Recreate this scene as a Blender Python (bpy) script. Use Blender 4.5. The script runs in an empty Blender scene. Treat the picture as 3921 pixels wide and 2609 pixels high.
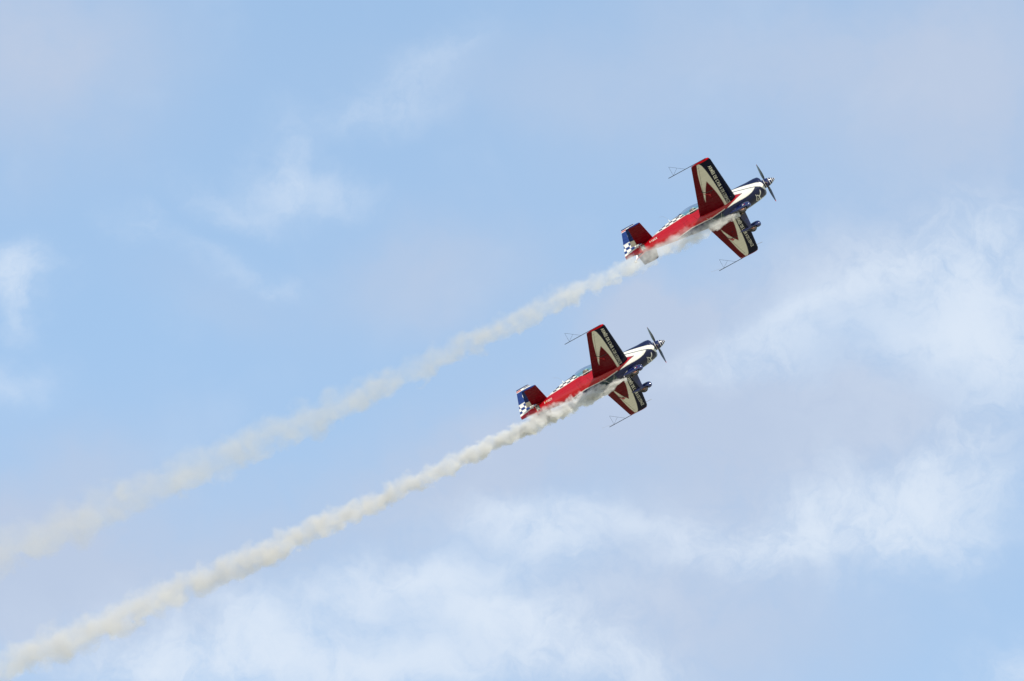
import bpy, math, random
import numpy as np
from mathutils import Vector, Matrix

# ------------------------------------------------------------------ camera, world, sun, exposure
scene = bpy.context.scene
COL = scene.collection
ELEV = math.radians(22.0)
LENS, SENSOR, SRCW, SRCH = 400.0, 36.0, 3921.0, 2609.0
FPX = SRCW * LENS / SENSOR
CAM = Vector((0, 0, 1.7))
cd = bpy.data.cameras.new("camera"); cam = bpy.data.objects.new("camera", cd); COL.objects.link(cam)
cd.lens = LENS; cd.sensor_width = SENSOR; cd.clip_start = 0.5; cd.clip_end = 60000
cam.location = CAM; cam.rotation_euler = (math.radians(90) + ELEV, 0, 0)
scene.camera = cam
RIGHT = Vector((1, 0, 0))
UP = Vector((0, -math.sin(ELEV), math.cos(ELEV)))
BACK = Vector((0, -math.cos(ELEV), -math.sin(ELEV)))
CAMROT = Matrix((RIGHT, UP, BACK)).transposed()

def at(px, py, depth):
    """world point that stands at the given distance in the photographed direction"""
    return CAM + RIGHT * ((px - SRCW/2) / FPX * depth) + UP * (-(py - SRCH/2) / FPX * depth) - BACK * depth

SUN_DIR = Vector((0.262, -0.72, 0.643)).normalized()
sun_el = math.asin(SUN_DIR.z); sun_rot = math.atan2(SUN_DIR.x, SUN_DIR.y)
sd = bpy.data.lights.new("sun", 'SUN'); sd.energy = 3.45; sd.angle = math.radians(0.55); sd.color = (1.0, 0.95, 0.86)
sun = bpy.data.objects.new("sun", sd); COL.objects.link(sun)
sun.rotation_euler = SUN_DIR.to_track_quat('Z', 'Y').to_euler()
sun.location = (0, 0, 400)

scene.view_settings.view_transform = 'Standard'; scene.view_settings.look = 'None'
scene.view_settings.exposure = 0.45; scene.view_settings.gamma = 1.0
scene.render.engine = 'CYCLES'
cy = scene.cycles
cy.max_bounces = 8; cy.volume_bounces = 3; cy.transparent_max_bounces = 12
cy.diffuse_bounces = 3; cy.glossy_bounces = 3; cy.use_denoising = True
cy.volume_max_steps = 256
scene.render.film_transparent = False

W = bpy.data.worlds.new("World"); scene.world = W; W.use_nodes = True
nt = W.node_tree; N = nt.nodes; L = nt.links; N.clear()
W.cycles.sampling_method = 'MANUAL'; W.cycles.sample_map_resolution = 512

class G:
    """tiny expression builder for shader nodes"""
    def __init__(s, tree): s.N = tree.nodes; s.L = tree.links
    def put(s, sock, v):
        if isinstance(v, bpy.types.NodeSocket): s.L.new(v, sock)
        else: sock.default_value = v
    def m(s, op, a, b=None, c=None, clamp=False):
        n = s.N.new('ShaderNodeMath'); n.operation = op; n.use_clamp = clamp
        s.put(n.inputs[0], a)
        if b is not None: s.put(n.inputs[1], b)
        if c is not None: s.put(n.inputs[2], c)
        return n.outputs[0]
    def v(s, op, a, b=None, scale=None):
        n = s.N.new('ShaderNodeVectorMath'); n.operation = op
        s.put(n.inputs[0], a)
        if b is not None: s.put(n.inputs[1], b)
        if scale is not None: s.put(n.inputs['Scale'], scale)
        return n.outputs['Value'] if op in ('DOT_PRODUCT', 'LENGTH', 'DISTANCE') else n.outputs[0]
    def xyz(s, x, y, z):
        n = s.N.new('ShaderNodeCombineXYZ'); s.put(n.inputs[0], x); s.put(n.inputs[1], y); s.put(n.inputs[2], z); return n.outputs[0]
    def sep(s, v):
        n = s.N.new('ShaderNodeSeparateXYZ'); s.put(n.inputs[0], v); return n.outputs
    def noise(s, vec, scale, detail=4, rough=0.5, dist=0.0, color=False):
        n = s.N.new('ShaderNodeTexNoise'); s.put(n.inputs['Vector'], vec); s.put(n.inputs['Scale'], scale)
        n.inputs['Detail'].default_value = detail; n.inputs['Roughness'].default_value = rough; n.inputs['Distortion'].default_value = dist
        return n.outputs['Color'] if color else n.outputs['Fac']
    def ramp(s, x, lo, hi, smooth=True, a=0.0, b=1.0):
        n = s.N.new('ShaderNodeMapRange'); n.interpolation_type = 'SMOOTHSTEP' if smooth else 'LINEAR'
        s.put(n.inputs[0], x); s.put(n.inputs[1], lo); s.put(n.inputs[2], hi); s.put(n.inputs[3], a); s.put(n.inputs[4], b)
        return n.outputs[0]
    def mix(s, f, a, b):
        n = s.N.new('ShaderNodeMix'); n.data_type = 'RGBA'; s.put(n.inputs[0], f); s.put(n.inputs[6], a); s.put(n.inputs[7], b); return n.outputs[2]

def srgb(r, g, b):
    f = lambda c: ((c/255/12.92) if c/255 <= 0.04045 else ((c/255 + 0.055)/1.055)**2.4) / 2**0.45
    return (f(r), f(g), f(b), 1.0)

g = G(nt)
sky = N.new('ShaderNodeTexSky'); sky.sky_type = 'NISHITA'; sky.sun_disc = False
sky.sun_elevation = sun_el; sky.sun_rotation = sun_rot
sky.air_density = 1.0; sky.dust_density = 0.6; sky.ozone_density = 1.0; sky.altitude = 100
SKY_S = 0.15
skyc = g.v('MULTIPLY', sky.outputs[0], (SKY_S*1.03, SKY_S*1.05, SKY_S*.975))      # a trace of summer haze greens the blue
tc = N.new('ShaderNodeTexCoord'); D = tc.outputs['Generated']
# cloud chart: the sky direction laid out on a tangent plane fixed in the world (unit = 1000 chart units)
fwd = g.m('MAXIMUM', g.v('DOT_PRODUCT', D, tuple(-BACK)), 0.05)
cu = g.m('DIVIDE', g.v('DOT_PRODUCT', D, tuple(RIGHT)), fwd)
cv = g.m('DIVIDE', g.v('DOT_PRODUCT', D, tuple(UP)), fwd)
K = FPX / SRCW * 2.357                       # chart: x 0..2.357, y 0..1.568 downwards over the photographed patch
P = g.xyz(g.m('MULTIPLY_ADD', cu, K, 1.1785), g.m('MULTIPLY_ADD', cv, -K, 0.784), 0.0)
wn = g.v('SUBTRACT', g.noise(P, 2.2, 5, 0.55, color=True), (0.5, 0.5, 0.5))
wn2 = g.v('SUBTRACT', g.noise(P, 8.0, 4, 0.6, color=True), (0.5, 0.5, 0.5))
PW = g.v('ADD', g.v('ADD', P, g.v('SCALE', wn, scale=0.26)), g.v('SCALE', wn2, scale=0.11))
def blobs(lst):
    acc = 0.0
    for (x, y, rx, ry, rot, amp) in lst:
        mp = N.new('ShaderNodeMapping'); mp.vector_type = 'TEXTURE'
        L.new(PW, mp.inputs[0]); mp.inputs[1].default_value = (x/1000, y/1000, 0)
        mp.inputs[2].default_value = (0, 0, math.radians(rot)); mp.inputs[3].default_value = (rx/1000, ry/1000, 1)
        q = g.v('DOT_PRODUCT', mp.outputs[0], mp.outputs[0])
        e = g.m('EXPONENT', g.m('MULTIPLY', q, -1.0))
        acc = g.m('MULTIPLY_ADD', e, amp, acc)
    return acc
HAZE = [ (1850,1000,900,620,0,.33),(1000,1500,900,330,0,.25),  # x, y, rx, ry, rotation, strength
 (60,120,330,230,0,.9),(1750,120,420,150,0,.55),(2250,180,330,330,0,.8),(1000,640,230,130,-20,.6),(1500,700,170,90,0,.7),
 (60,1180,420,170,-12,.75),(30,1380,380,160,0,.9),(1250,980,350,120,-25,.45),(1850,620,260,110,-15,.5),(1700,930,260,110,0,.55),
 (1560,1440,420,180,0,.55),(1000,1130,300,120,-25,.5),(2050,1000,300,120,0,.5),(560,1330,280,140,-20,.4),(1650,1130,330,150,0,.5),(1300,250,400,120,10,.35),(500,690,200,80,20,.25),(1480,780,140,120,0,.4)]
WHITE = [
 (2120,740,330,230,0,.30),(1950,1190,420,120,-10,.30),(620,1500,520,110,0,.32),(1230,1450,330,110,0,.28),(1250,1200,260,80,0,.2),
 (30,630,85,60,0,.60),(55,700,40,70,0,.3),(20,880,80,50,0,.25),(720,440,130,45,15,.26),(640,370,50,110,15,.22),(520,460,140,35,20,.17),(320,505,60,40,15,.20),(980,150,130,50,-25,.15),
 (880,250,150,55,-10,.2),(500,600,140,35,25,.14),(640,670,60,25,20,.15),
 (2250,520,170,70,-8,.35),(2150,600,240,60,-5,.45),(2260,690,180,80,0,.6),(2290,830,160,90,10,.75),(2200,790,110,60,0,.4),(1860,710,130,35,-20,.45),(1760,790,170,45,-12,.5),(1700,850,150,35,-5,.3),(2000,640,120,40,-20,.3),
 (2060,1170,220,60,-14,.75),(1880,1210,170,50,-12,.6),(1760,1280,200,40,-5,.55),(2170,1090,150,60,-45,.45),(2150,1210,130,60,-10,.4),(1180,1190,130,40,5,.55),(1330,1150,130,30,8,.3),(1440,1190,140,30,10,.25),
 (900,1330,170,35,-12,.5),(830,1380,90,30,0,.4),(1050,1390,160,60,20,.6),(1180,1450,130,55,15,.75),(500,1470,200,50,-5,.65),(560,1530,250,60,0,.75),(350,1520,90,50,0,.5),(1380,1530,160,50,0,.6),(900,1540,240,50,0,.65),(1260,1240,120,70,10,.35),(2150,1250,150,50,-20,.3),(1560,1230,120,40,10,.35),(1010,1320,150,30,0,.4),(2330,1530,80,60,0,.5)]
hz = blobs(HAZE); wh = blobs(WHITE)
nA = g.noise(P, 3.2, 6, 0.55, 0.3); nB = g.noise(PW, 11.0, 8, 0.66, 0.5)
nmod = g.m('MULTIPLY_ADD', nB, 0.75, g.m('MULTIPLY', nA, .75))          # about .75
hz = g.m('MULTIPLY', hz, g.ramp(nmod, 0.35, 0.85, a=0.8, b=1.1), clamp=True)
wh = g.m('MULTIPLY', wh, g.ramp(nmod, 0.52, 0.96, a=0.35, b=1.95))
wh = g.m('SUBTRACT', 1.0, g.m('EXPONENT', g.m('MULTIPLY', wh, -1.15)))
wh = g.m('MAXIMUM', wh, g.m('MULTIPLY', g.ramp(nA, 0.5, 0.85), 0.14))
# away from the charted patch: broken haze of the same kind over the whole sky
far = g.ramp(g.v('LENGTH', g.xyz(cu, cv, 0.0)), 0.06, 0.2)
gen = g.ramp(g.noise(D, 5.0, 5, 0.55, 0.4), 0.42, 0.7)
hz = g.m('MAXIMUM', hz, g.m('MULTIPLY', g.m('MULTIPLY', far, gen), 0.7))
hz = g.ramp(hz, 0.0, 1.0, smooth=False, a=0.16, b=1.0)      # thin high veil everywhere
c1 = g.mix(hz, skyc, srgb(187, 203, 228))
c2 = g.mix(wh, c1, srgb(221, 233, 248))
bg = N.new('ShaderNodeBackground'); L.new(c2, bg.inputs[0]); bg.inputs[1].default_value = 1.0
wo = N.new('ShaderNodeOutputWorld'); L.new(bg.outputs[0], wo.inputs[0])

# ------------------------------------------------------------------ helpers
def tag(o, label=None, cat=None, group=None, kind=None):
    if label: o['label'] = label
    if cat: o['category'] = cat
    if group: o['group'] = group
    if kind: o['kind'] = kind
    return o

def mat(name, col, rough=0.4, metal=0.0, coat=0.0, spec=0.5):
    m = bpy.data.materials.new(name); m.use_nodes = True
    b = m.node_tree.nodes['Principled BSDF']
    gg = G(m.node_tree)
    tcn = m.node_tree.nodes.new('ShaderNodeTexCoord')
    n = gg.noise(tcn.outputs['Object'], 9.0, 4, 0.6)
    dirt = gg.ramp(n, 0.3, 0.75, a=0.86, b=1.04)
    L2 = m.node_tree.links
    L2.new(gg.v('SCALE', col[:3], scale=dirt), b.inputs['Base Color'])
    L2.new(gg.ramp(n, 0.3, 0.8, a=rough*0.8, b=rough*1.25), b.inputs['Roughness'])
    b.inputs['Metallic'].default_value = metal
    b.inputs['Coat Weight'].default_value = coat; b.inputs['Coat Roughness'].default_value = 0.06
    b.inputs['Specular IOR Level'].default_value = spec
    return m

def paint_mat(name, coat, spec):
    m = bpy.data.materials.new(name); m.use_nodes = True
    b = m.node_tree.nodes['Principled BSDF']; gg = G(m.node_tree); L2 = m.node_tree.links
    a = m.node_tree.nodes.new('ShaderNodeAttribute'); a.attribute_name = 'livery'
    tcn = m.node_tree.nodes.new('ShaderNodeTexCoord')
    st = gg.v('MULTIPLY', tcn.outputs['Object'], (0.6, 3.0, 3.0))
    n = gg.noise(st, 3.0, 6, 0.62)
    L2.new(gg.v('SCALE', a.outputs['Vector'], scale=gg.ramp(n, 0.25, 0.75, a=0.92, b=1.03)), b.inputs['Base Color'])
    L2.new(gg.ramp(n, 0.3, 0.75, a=0.22, b=0.36), b.inputs['Roughness'])
    b.inputs['Coat Weight'].default_value = coat; b.inputs['Coat Roughness'].default_value = 0.08; b.inputs['Specular IOR Level'].default_value = spec
    bm_ = m.node_tree.nodes.new('ShaderNodeBump'); bm_.inputs['Strength'].default_value = 0.12; bm_.inputs['Distance'].default_value = 0.02
    L2.new(gg.noise(tcn.outputs['Object'], 4.0, 3, 0.5), bm_.inputs['Height']); L2.new(bm_.outputs[0], b.inputs['Normal'])
    return m

RED = np.array((0.39, 0.003, 0.009)); SHADE_RED = np.array((0.105, 0.001, 0.005)); WHT = np.array((0.80, 0.77, 0.68))  # second red is the same paint darkened to carry underside shade
NAVY = np.array((0.004, 0.008, 0.042)); BLUE = np.array((0.012, 0.035, 0.16)); DK = np.array((0.012, 0.016, 0.03))
PAINT = paint_mat('livery_paint', .4, .3); WPAINT = paint_mat('wing_paint', 0.0, .05)
M_RED = mat("red_paint", tuple(RED), 0.28, coat=0.6)
M_BLUE = mat("blue_paint", (0.006, 0.014, 0.085), 0.2, coat=0.8)
M_WHITE = mat("cream_paint", tuple(WHT), 0.35, coat=0.3)
M_BLACK = mat("black_composite", (0.012, 0.012, 0.014), 0.35)
M_RUB = mat("tyre_rubber", (0.035, 0.03, 0.027), 0.8)
M_ALU = mat("bare_aluminium", (0.55, 0.5, 0.45), 0.35, metal=0.8)
M_HUB = mat("brake_metal", (0.35, 0.16, 0.10), 0.45, metal=0.3)
M_DARK = mat("dark_cockpit", (0.02, 0.022, 0.025), 0.7)
M_EXH = mat("burnt_exhaust", (0.10, 0.08, 0.06), 0.5, metal=0.7)
M_YEL = mat("yellow_paint", (0.75, 0.45, 0.02), 0.4)

def glass_mat():
    m = bpy.data.materials.new("canopy_glass"); m.use_nodes = True
    nt2 = m.node_tree; n2 = nt2.nodes; n2.clear(); l2 = nt2.links
    t = n2.new('ShaderNodeBsdfTransparent'); t.inputs[0].default_value = (0.62, 0.79, 0.76, 1)
    gl = n2.new('ShaderNodeBsdfGlossy'); gl.inputs['Roughness'].default_value = 0.04; gl.inputs[0].default_value = (0.9, 0.97, 1, 1)
    fr = n2.new('ShaderNodeFresnel'); fr.inputs[0].default_value = 1.38
    mx = n2.new('ShaderNodeMixShader'); l2.new(fr.outputs[0], mx.inputs[0]); l2.new(t.outputs[0], mx.inputs[1]); l2.new(gl.outputs[0], mx.inputs[2])
    o = n2.new('ShaderNodeOutputMaterial'); l2.new(mx.outputs[0], o.inputs[0])
    return m
M_GLASS = glass_mat()

C0 = np.array((-2.4, 0.0, -0.12))          # origin of a plane's Empty in drawing coordinates (x forward, y port, z up; spinner tip = 0)

def soft_color(color, V, h=.0065):
    acc = 0
    for dx in (-h, -h/3, h/3, h):
        for dz in (-h, -h/3, h/3, h):
            acc = acc + color(V[:, 0]+dx, V[:, 1]+dz*.8*np.where(V[:, 1] < 0, -1, 1), V[:, 2]+dz)
    return acc/16
class MB:
    def __init__(s): s.v = []; s.f = []; s.n = 0
    def add(s, verts, faces):
        verts = np.asarray(verts, float); s.v.append(verts)
        s.f += [tuple(i + s.n for i in fc) for fc in faces]; s.n += len(verts); return s
    def grid(s, A, closed=False, cap=False):
        ni, nj = A.shape[:2]; fs = []
        for i in range(ni - 1):
            for j in range(nj if closed else nj - 1):
                k = (j + 1) % nj
                fs.append((i*nj + j, i*nj + k, (i+1)*nj + k, (i+1)*nj + j))
        if cap:
            fs.append(tuple(range(nj))[::-1]); fs.append(tuple((ni-1)*nj + j for j in range(nj)))
        return s.add(A.reshape(-1, 3), fs)
    def tube(s, pts, r, n=10, cap=True):
        pts = [np.array(p, float) for p in pts]; rs = r if hasattr(r, '__len__') else [r]*len(pts)
        rings = []
        for i, p in enumerate(pts):
            d = pts[min(i+1, len(pts)-1)] - pts[max(i-1, 0)]; d /= np.linalg.norm(d)
            a = np.cross(d, (0, 0, 1.0)); a = a if np.linalg.norm(a) > 0.05 else np.cross(d, (0, 1.0, 0)); a /= np.linalg.norm(a); b = np.cross(d, a)
            t = np.linspace(0, 2*np.pi, n, endpoint=False)
            rings.append(p + rs[i]*(np.cos(t)[:, None]*a + np.sin(t)[:, None]*b))
        return s.grid(np.array(rings), closed=True, cap=cap)
    def build(s, name, material, parent=None, smooth=True, color=None, offset=C0, sharp=40):
        V = np.concatenate(s.v); me = bpy.data.meshes.new(name)
        me.from_pydata((V - offset).tolist(), [], s.f); me.validate()
        me.materials.append(material)
        if color is not None:
            ca = me.color_attributes.new('livery', 'FLOAT_COLOR', 'POINT')
            c = np.ones((len(V), 4)); c[:, :3] = soft_color(color, V); ca.data.foreach_set('color', c.ravel())
        if smooth:
            me.shade_smooth(); me.set_sharp_from_angle(angle=math.radians(sharp))
        o = bpy.data.objects.new(name, me); COL.objects.link(o)
        if parent is not None: o.parent = parent
        return o

def lerp(x, xs, ys):
    xs = np.asarray(xs, float); ys = np.asarray(ys, float)
    if xs[0] > xs[-1]: xs = xs[::-1]; ys = ys[::-1]
    return np.interp(x, xs, ys)
def smooth_lerp(x, xs, ys):        # monotone-ish smooth interpolation (catmull on non-uniform knots)
    xs = np.asarray(xs, float); ys = np.asarray(ys, float)
    if xs[0] > xs[-1]: xs = xs[::-1]; ys = ys[::-1]
    m = np.gradient(ys, xs); x = np.clip(x, xs[0], xs[-1]); i = np.clip(np.searchsorted(xs, x) - 1, 0, len(xs) - 2)
    h = xs[i+1] - xs[i]; t = (x - xs[i]) / h
    return ((2*t**3-3*t**2+1)*ys[i] + (t**3-2*t**2+t)*h*m[i] + (-2*t**3+3*t**2)*ys[i+1] + (t**3-t**2)*h*m[i+1])

# ------------------------------------------------------------------ fuselage shape
ST = np.array([  # x, half width, bottom, waist z, top, exponent bottom, exponent top
 (-.515, .24, -.29, -.05, .12, 2.4, 2.4), (-.53, .30, -.34, -.05, .18, 2.5, 2.5), (-.57, .345, -.39, -.06, .255, 2.5, 2.6), (-.70, .39, -.45, -.06, .315, 2.5, 2.6), (-.85, .41, -.495, -.07, .325, 2.4, 2.5),
 (-1.1, .42, -.545, -.09, .32, 2.3, 2.5), (-1.4, .425, -.595, -.10, .345, 2.2, 2.4), (-1.8, .42, -.64, -.08, .37, 2.2, 2.3),
 (-2.25, .40, -.635, -.04, .38, 2.2, 2.4), (-2.45, .395, -.63, -.02, .29, 2.2, 3.4), (-2.7, .385, -.615, 0, .275, 2.2, 4), (-3.2, .35, -.57, .02, .265, 2.2, 4),
 (-3.65, .325, -.51, .05, .27, 2.2, 4), (-3.80, .32, -.49, .055, .42, 2.2, 2.0), (-3.90, .30, -.475, .06, .60, 2.2, 1.65), (-4.1, .285, -.445, .06, .59, 2.2, 1.65), (-4.5, .25, -.39, .06, .545, 2.2, 1.6),
 (-5.0, .20, -.31, .06, .425, 2.2, 1.5), (-5.35, .17, -.25, .06, .325, 2.2, 1.4), (-5.7, .125, -.185, .06, .27, 2.2, 1.6),
 (-6.0, .085, -.13, .055, .235, 2.2, 1.9), (-6.2, .055, -.095, .05, .21, 2.2, 2), (-6.315, .03, -.075, .05, .19, 2.2, 2)])
def fus(x):
    return [smooth_lerp(x, ST[:, 0], ST[:, k]) for k in range(1, 7)]
def fus_y(x, z):
    w, zb, zc, zt, pb, pt = fus(x)
    t = np.where(z > zc, (z-zc)/(zt-zc), (zc-z)/(zc-zb)); p = np.where(z > zc, pt, pb)
    return w*np.clip(1-np.clip(t, 0, 1)**p, 0, 1)**(1/p)

XFRONT, XEND = -.515, -6.315
def seg_dist(px, pz, a, b):
    a = np.array(a); b = np.array(b); d = b-a; t = np.clip(((px-a[0])*d[0]+(pz-a[1])*d[1])/(d@d), 0, 1)
    return np.hypot(px-a[0]-t*d[0], pz-a[1]-t*d[1])
def fuselage_color(x, y, z):
    e = z + 0.657*np.abs(y)                       # livery chart of the flank
    c = np.tile(RED, (len(x), 1))
    def put(m, col): c[m] = col
    nose = x > -2.3
    put(nose, NAVY)
    # broad cream stripe sweeping down over the cowl
    top = smooth_lerp(x, [-.44, -.477, -.532, -.68, -.925, -1.27, -1.717, -2.3], [-.23, -.139, .037, .175, .265, .355, .445, .53])
    low = smooth_lerp(x, [-.44, -.52, -.579, -.628, -.75, -.987, -1.327, -1.72, -2.3], [-.42, -.33, -.235, -.10, .02, .130, .240, .355, .44])
    put(nose & (e < top) & (e > low), WHT)
    bt = low - 0.035
    bl = smooth_lerp(x, [-.87, -1.0, -1.21, -1.456, -1.71, -1.945, -2.25], [.045, -.055, -.130, -.160, -.160, -.170, -.20])
    put((x < -.87) & (x > -2.3) & (e < bt) & (e > bl), WHT)
    l1 = lerp(x, [-1.45, -1.70, -2.25], [.085, 0.02, -.19]); tt = lerp(x, [-1.45, -1.72, -2.3], [.085, .18, .40])
    put((x < -1.42) & (x > -2.6) & (e < tt + .02) & (e > l1 - .018), NAVY)
    put((x < -1.45) & (e < tt) & (e > l1), RED)
    put((x <= -2.3) & (e > l1), RED)
    # belly
    eb = lerp(x, [-2.3, -2.38, -2.9, -3.8, -4.5, -4.9], [-.18, -.20, -.27, -.235, -.34, -.6])
    put((x < -2.3) & (x > -4.9) & (e < eb + .03), WHT)
    put((x < -2.3) & (x > -4.9) & (e < eb), NAVY)
    put((x < -2.45) & (x > -3.25) & (e < -.33) & (e > -.52), np.array((.02, .045, .05)))
    put((x < -4.5) & (e < -.28), RED)
    # white sill and chequered turtle deck
    el = lerp(x, [-2.3, -3.2, -3.8, -4.4, -5.36, -5.55, -6.3], [.50, .485, .455, .403, .325, .30, .165])
    upper = (x < -2.3) & ((e > el) | ((z > .24) & (np.abs(y) < .07)))
    put(upper, WHT)
    ee = np.where((z > .30) & (np.abs(y) < .03), 9, e - el)
    cell = 0.165; row = 0.054; u = (-3.86 - x)/cell
    for k in range(2):
        lo = .022 + k*row
        m = upper & (x < -3.86) & (x > -5.6) & (ee > lo) & (ee < lo + row) & (np.floor(u).astype(int) % 2 == (k % 2))
        put(m, NAVY)
    put(upper & (x < -3.84) & (x > -4.9) & (ee > lerp(x, [-3.84, -4.9], [.128, .19])), NAVY)
    # service opening near the tail with cream lacing
    sl = (x + 5.95)/.16
    m = (x > -5.95) & (x < -5.78) & (e < .205) & (e > -.05 + .02*sl)
    put(m, np.array((.05, .07, .065)))
    for a, b in (((-5.95, .2), (-5.80, -.03)), ((-5.82, .19), (-5.93, -.04)), ((-5.95, .2), (-5.93, -.04))):
        put(m & (seg_dist(x, e, a, b) < .010), WHT*.8)
    # hatch, seams and fasteners of the centre fuselage
    for a, b in (((-3.55, .30), (-3.45, .02)), ((-3.45, .02), (-3.10, .12)), ((-4.05, .33), (-3.98, -.1)), ((-3.98, -.1), (-3.45, .02))):
        m = seg_dist(x, e, a, b) < .005; c[m] = c[m]*.45
    m = (seg_dist(x, e, (-3.52, .20), (-3.44, -.01)) < .018) & ((x*30 % 1) < .5); c[m] = c[m]*.6
    for xq, eq in ((-3.35, .40), (-3.05, .41)):
        m = np.hypot(x-xq, e-eq) < .022; c[m] = DK
    for xs in (-1.02, -3.98):
        put((np.abs(x - xs) < .004) & (e > -.35) & (e < .35), c[(np.abs(x - xs) < .004) & (e > -.35) & (e < .35)]*.45)
    # swooping bird strokes under the cowl
    B = [((-.738,-.178),(-.75,-.24)),((-.75,-.24),(-.765,-.30)),((-.765,-.30),(-.80,-.365)),((-.80,-.365),(-.853,-.406)),((-.853,-.406),(-.884,-.432)),
         ((-.938,-.338),(-.872,-.405)),((-.884,-.432),(-.875,-.49)),((-.875,-.49),(-.934,-.54)),((-.982,-.286),(-.97,-.35)),((-.97,-.35),(-.983,-.414)),((-.983,-.414),(-1.057,-.553)),((-.94,-.489),(-1.007,-.55))]
    for i, (a, b) in enumerate(B):
        put(seg_dist(x, e, a, b) < (.016 if i in (1, 2, 3, 4, 5, 6) else .009), WHT)
    return c

def graded(a, b, step): return np.linspace(a, b, max(2, int(abs(b-a)/step)+1))
def build_fuselage(root):
    xs = np.concatenate([[-.515, -.517, -.521, -.53, -.545], graded(-.56, XEND, .0125)])
    th = np.linspace(0, 2*np.pi, 220, endpoint=False)
    w, zb, zc, zt, pb, pt = [a[:, None] for a in fus(xs)]
    sc = np.ones(len(xs)); sc[0] = .90; sc[1] = .95; sc[2] = .98
    sc = sc[:, None]
    ct, stt = np.cos(th)[None], np.sin(th)[None]
    p = np.where(stt > 0, pt, pb)
    y = w*sc*np.sign(ct)*np.abs(ct)**(2/p)
    z = zc + np.where(stt > 0, zt-zc, zc-zb)*sc*np.sign(stt)*np.abs(stt)**(2/p)
    X = np.broadcast_to(xs[:, None], y.shape)
    A = np.stack([X, y, z], -1)
    mb = MB(); ni, nj = y.shape; fs = []
    for i in range(ni-1):
        for j in range(nj):
            k = (j+1) % nj
            if -3.60 < xs[i] < -2.42 and stt[0, j] > 0 and abs(y[i, j]) < .27 and z[i, j] > .2: continue   # cockpit opening
            fs.append((i*nj+j, i*nj+k, (i+1)*nj+k, (i+1)*nj+j))
    fs.append(tuple(range(nj))[::-1]); fs.append(tuple((ni-1)*nj+j for j in range(nj)))
    mb.add(A.reshape(-1, 3), fs)
    return mb.build('fuselage', PAINT, root, color=fuselage_color, sharp=50)

# ------------------------------------------------------------------ lifting surfaces
def naca(f, t):
    f = np.clip(f, 0, 1)
    return 5*t*(.2969*np.sqrt(f)-.126*f-.3516*f**2+.2843*f**3-.1015*f**4)
def surface(span, le, te, thick, f0, f1, place, n=60, gap=0.0):
    """airfoil panel over span stations; covers chord fractions f0..f1 of the section; place(x, s, t)->xyz"""
    mb = MB()
    f0 = np.asarray(f0, float)*np.ones(len(span)); f1 = np.asarray(f1, float)*np.ones(len(span))
    rows = []
    for s, a, b, t, u0, u1 in zip(span, le, te, thick, f0, f1):
        q = np.linspace(0, 1, n)
        q = q**2 if u0 == 0 else q
        f = u0+(u1-u0)*q; x = a+(b-a)*f; h = naca(f, t)*abs(b-a)
        up = np.array([place(xx, s, hh) for xx, hh in zip(x, h)]); dn = np.array([place(xx, s, -hh) for xx, hh in zip(x, h)])
        rows.append(np.concatenate([dn[::-1], up[1:] if u0 == 0 else up]))
    mb.grid(np.array(rows), closed=True)
    nj = len(rows[0]); ni = len(rows); half = n
    # ribs at both ends as strips between lower and upper line
    for i in (0, ni-1):
        fs = []
        for k in range(n-1):
            lo = i*nj + (n-1-k); lo2 = i*nj + (n-1-k-1); off = (n-1 if f0[0] == 0 else n)
            hi = i*nj + off + k; hi2 = i*nj + off + k + 1
            if lo == hi: fs.append((lo, lo2, hi2))
            else: fs.append((lo, lo2, hi2, hi))
        if i: fs = [q[::-1] for q in fs]
        mb.f += fs
    return mb

WY = np.array([0.0, .30, 3.75])
def wing_le(y): return lerp(np.abs(y), [0, .34, 3.6, 3.75], [-1.68, -1.70, -1.875, -1.92])
def wing_te(y): return lerp(np.abs(y), [0, .2, 3.75], [-3.37, -3.34, -2.69])
def wing_t(y): return lerp(np.abs(y), [0, 3.75], [.150, .125])
def wing_h(x, y):
    a, b = wing_le(y), wing_te(y); return naca((x-a)/(b-a), wing_t(y))*np.abs(b-a)
WZ = -0.15
def hinge_x(y): return lerp(np.abs(y), [0, .4, 3.75], [-3.10, -3.03, -2.395])
def wing_color(x, y, z):
    ay = np.abs(y); c = np.tile(NAVY*.5, (len(x), 1))  # navy halved, underside shade put into the wing colour
    Bx = smooth_lerp(ay, [.0, .26, 1.0, 1.82, 2.6, 3.3, 3.60, 3.75], [-2.13, -2.13, -2.145, -2.17, -2.21, -2.275, -2.33, -2.40])
    Ax = smooth_lerp(ay, [0, 1.03, 1.65, 2.45, 3.2, 3.75], [-2.97, -2.86, -2.79, -2.69, -2.58, -2.46])
    Cx = smooth_lerp(ay, [0, .27, .92, 1.35, 1.75, 2.46], [-2.235, -2.235, -2.245, -2.275, -2.32, -2.43])
    Dx = smooth_lerp(ay, [0, 1.03, 1.4, 1.84, 2.12, 2.46], [-3.1, -2.87, -2.77, -2.64, -2.545, -2.41])
    c[x < Bx] = WHT*.93
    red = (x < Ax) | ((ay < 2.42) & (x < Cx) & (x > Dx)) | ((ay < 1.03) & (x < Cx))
    c[red] = SHADE_RED*1.15
    # balance slot line of the aileron and rib seam near the tip
    hx = hinge_x(y)
    c[(np.abs(x-hx) < .006) & (ay > 1.6) & (ay < 3.5)] *= .25
    c[(np.abs(ay-3.45) < .006) & (x < hx+.01) & (x > hx-.12)] *= .25
    c[(ay > 3.715) & (z < 9)] = RED
    c[(ay < .33) & (x < -2.23)] = SHADE_RED*1.6
    for q in (.62, 1.18, 1.74, 2.30, 2.86):
        m = (np.abs(ay-q) < .004) & (x > hx); c[m] = c[m]*.8
    m = np.hypot(x+2.47, (ay-1.62)) < .03; c[m] = DK
    return c

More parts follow.
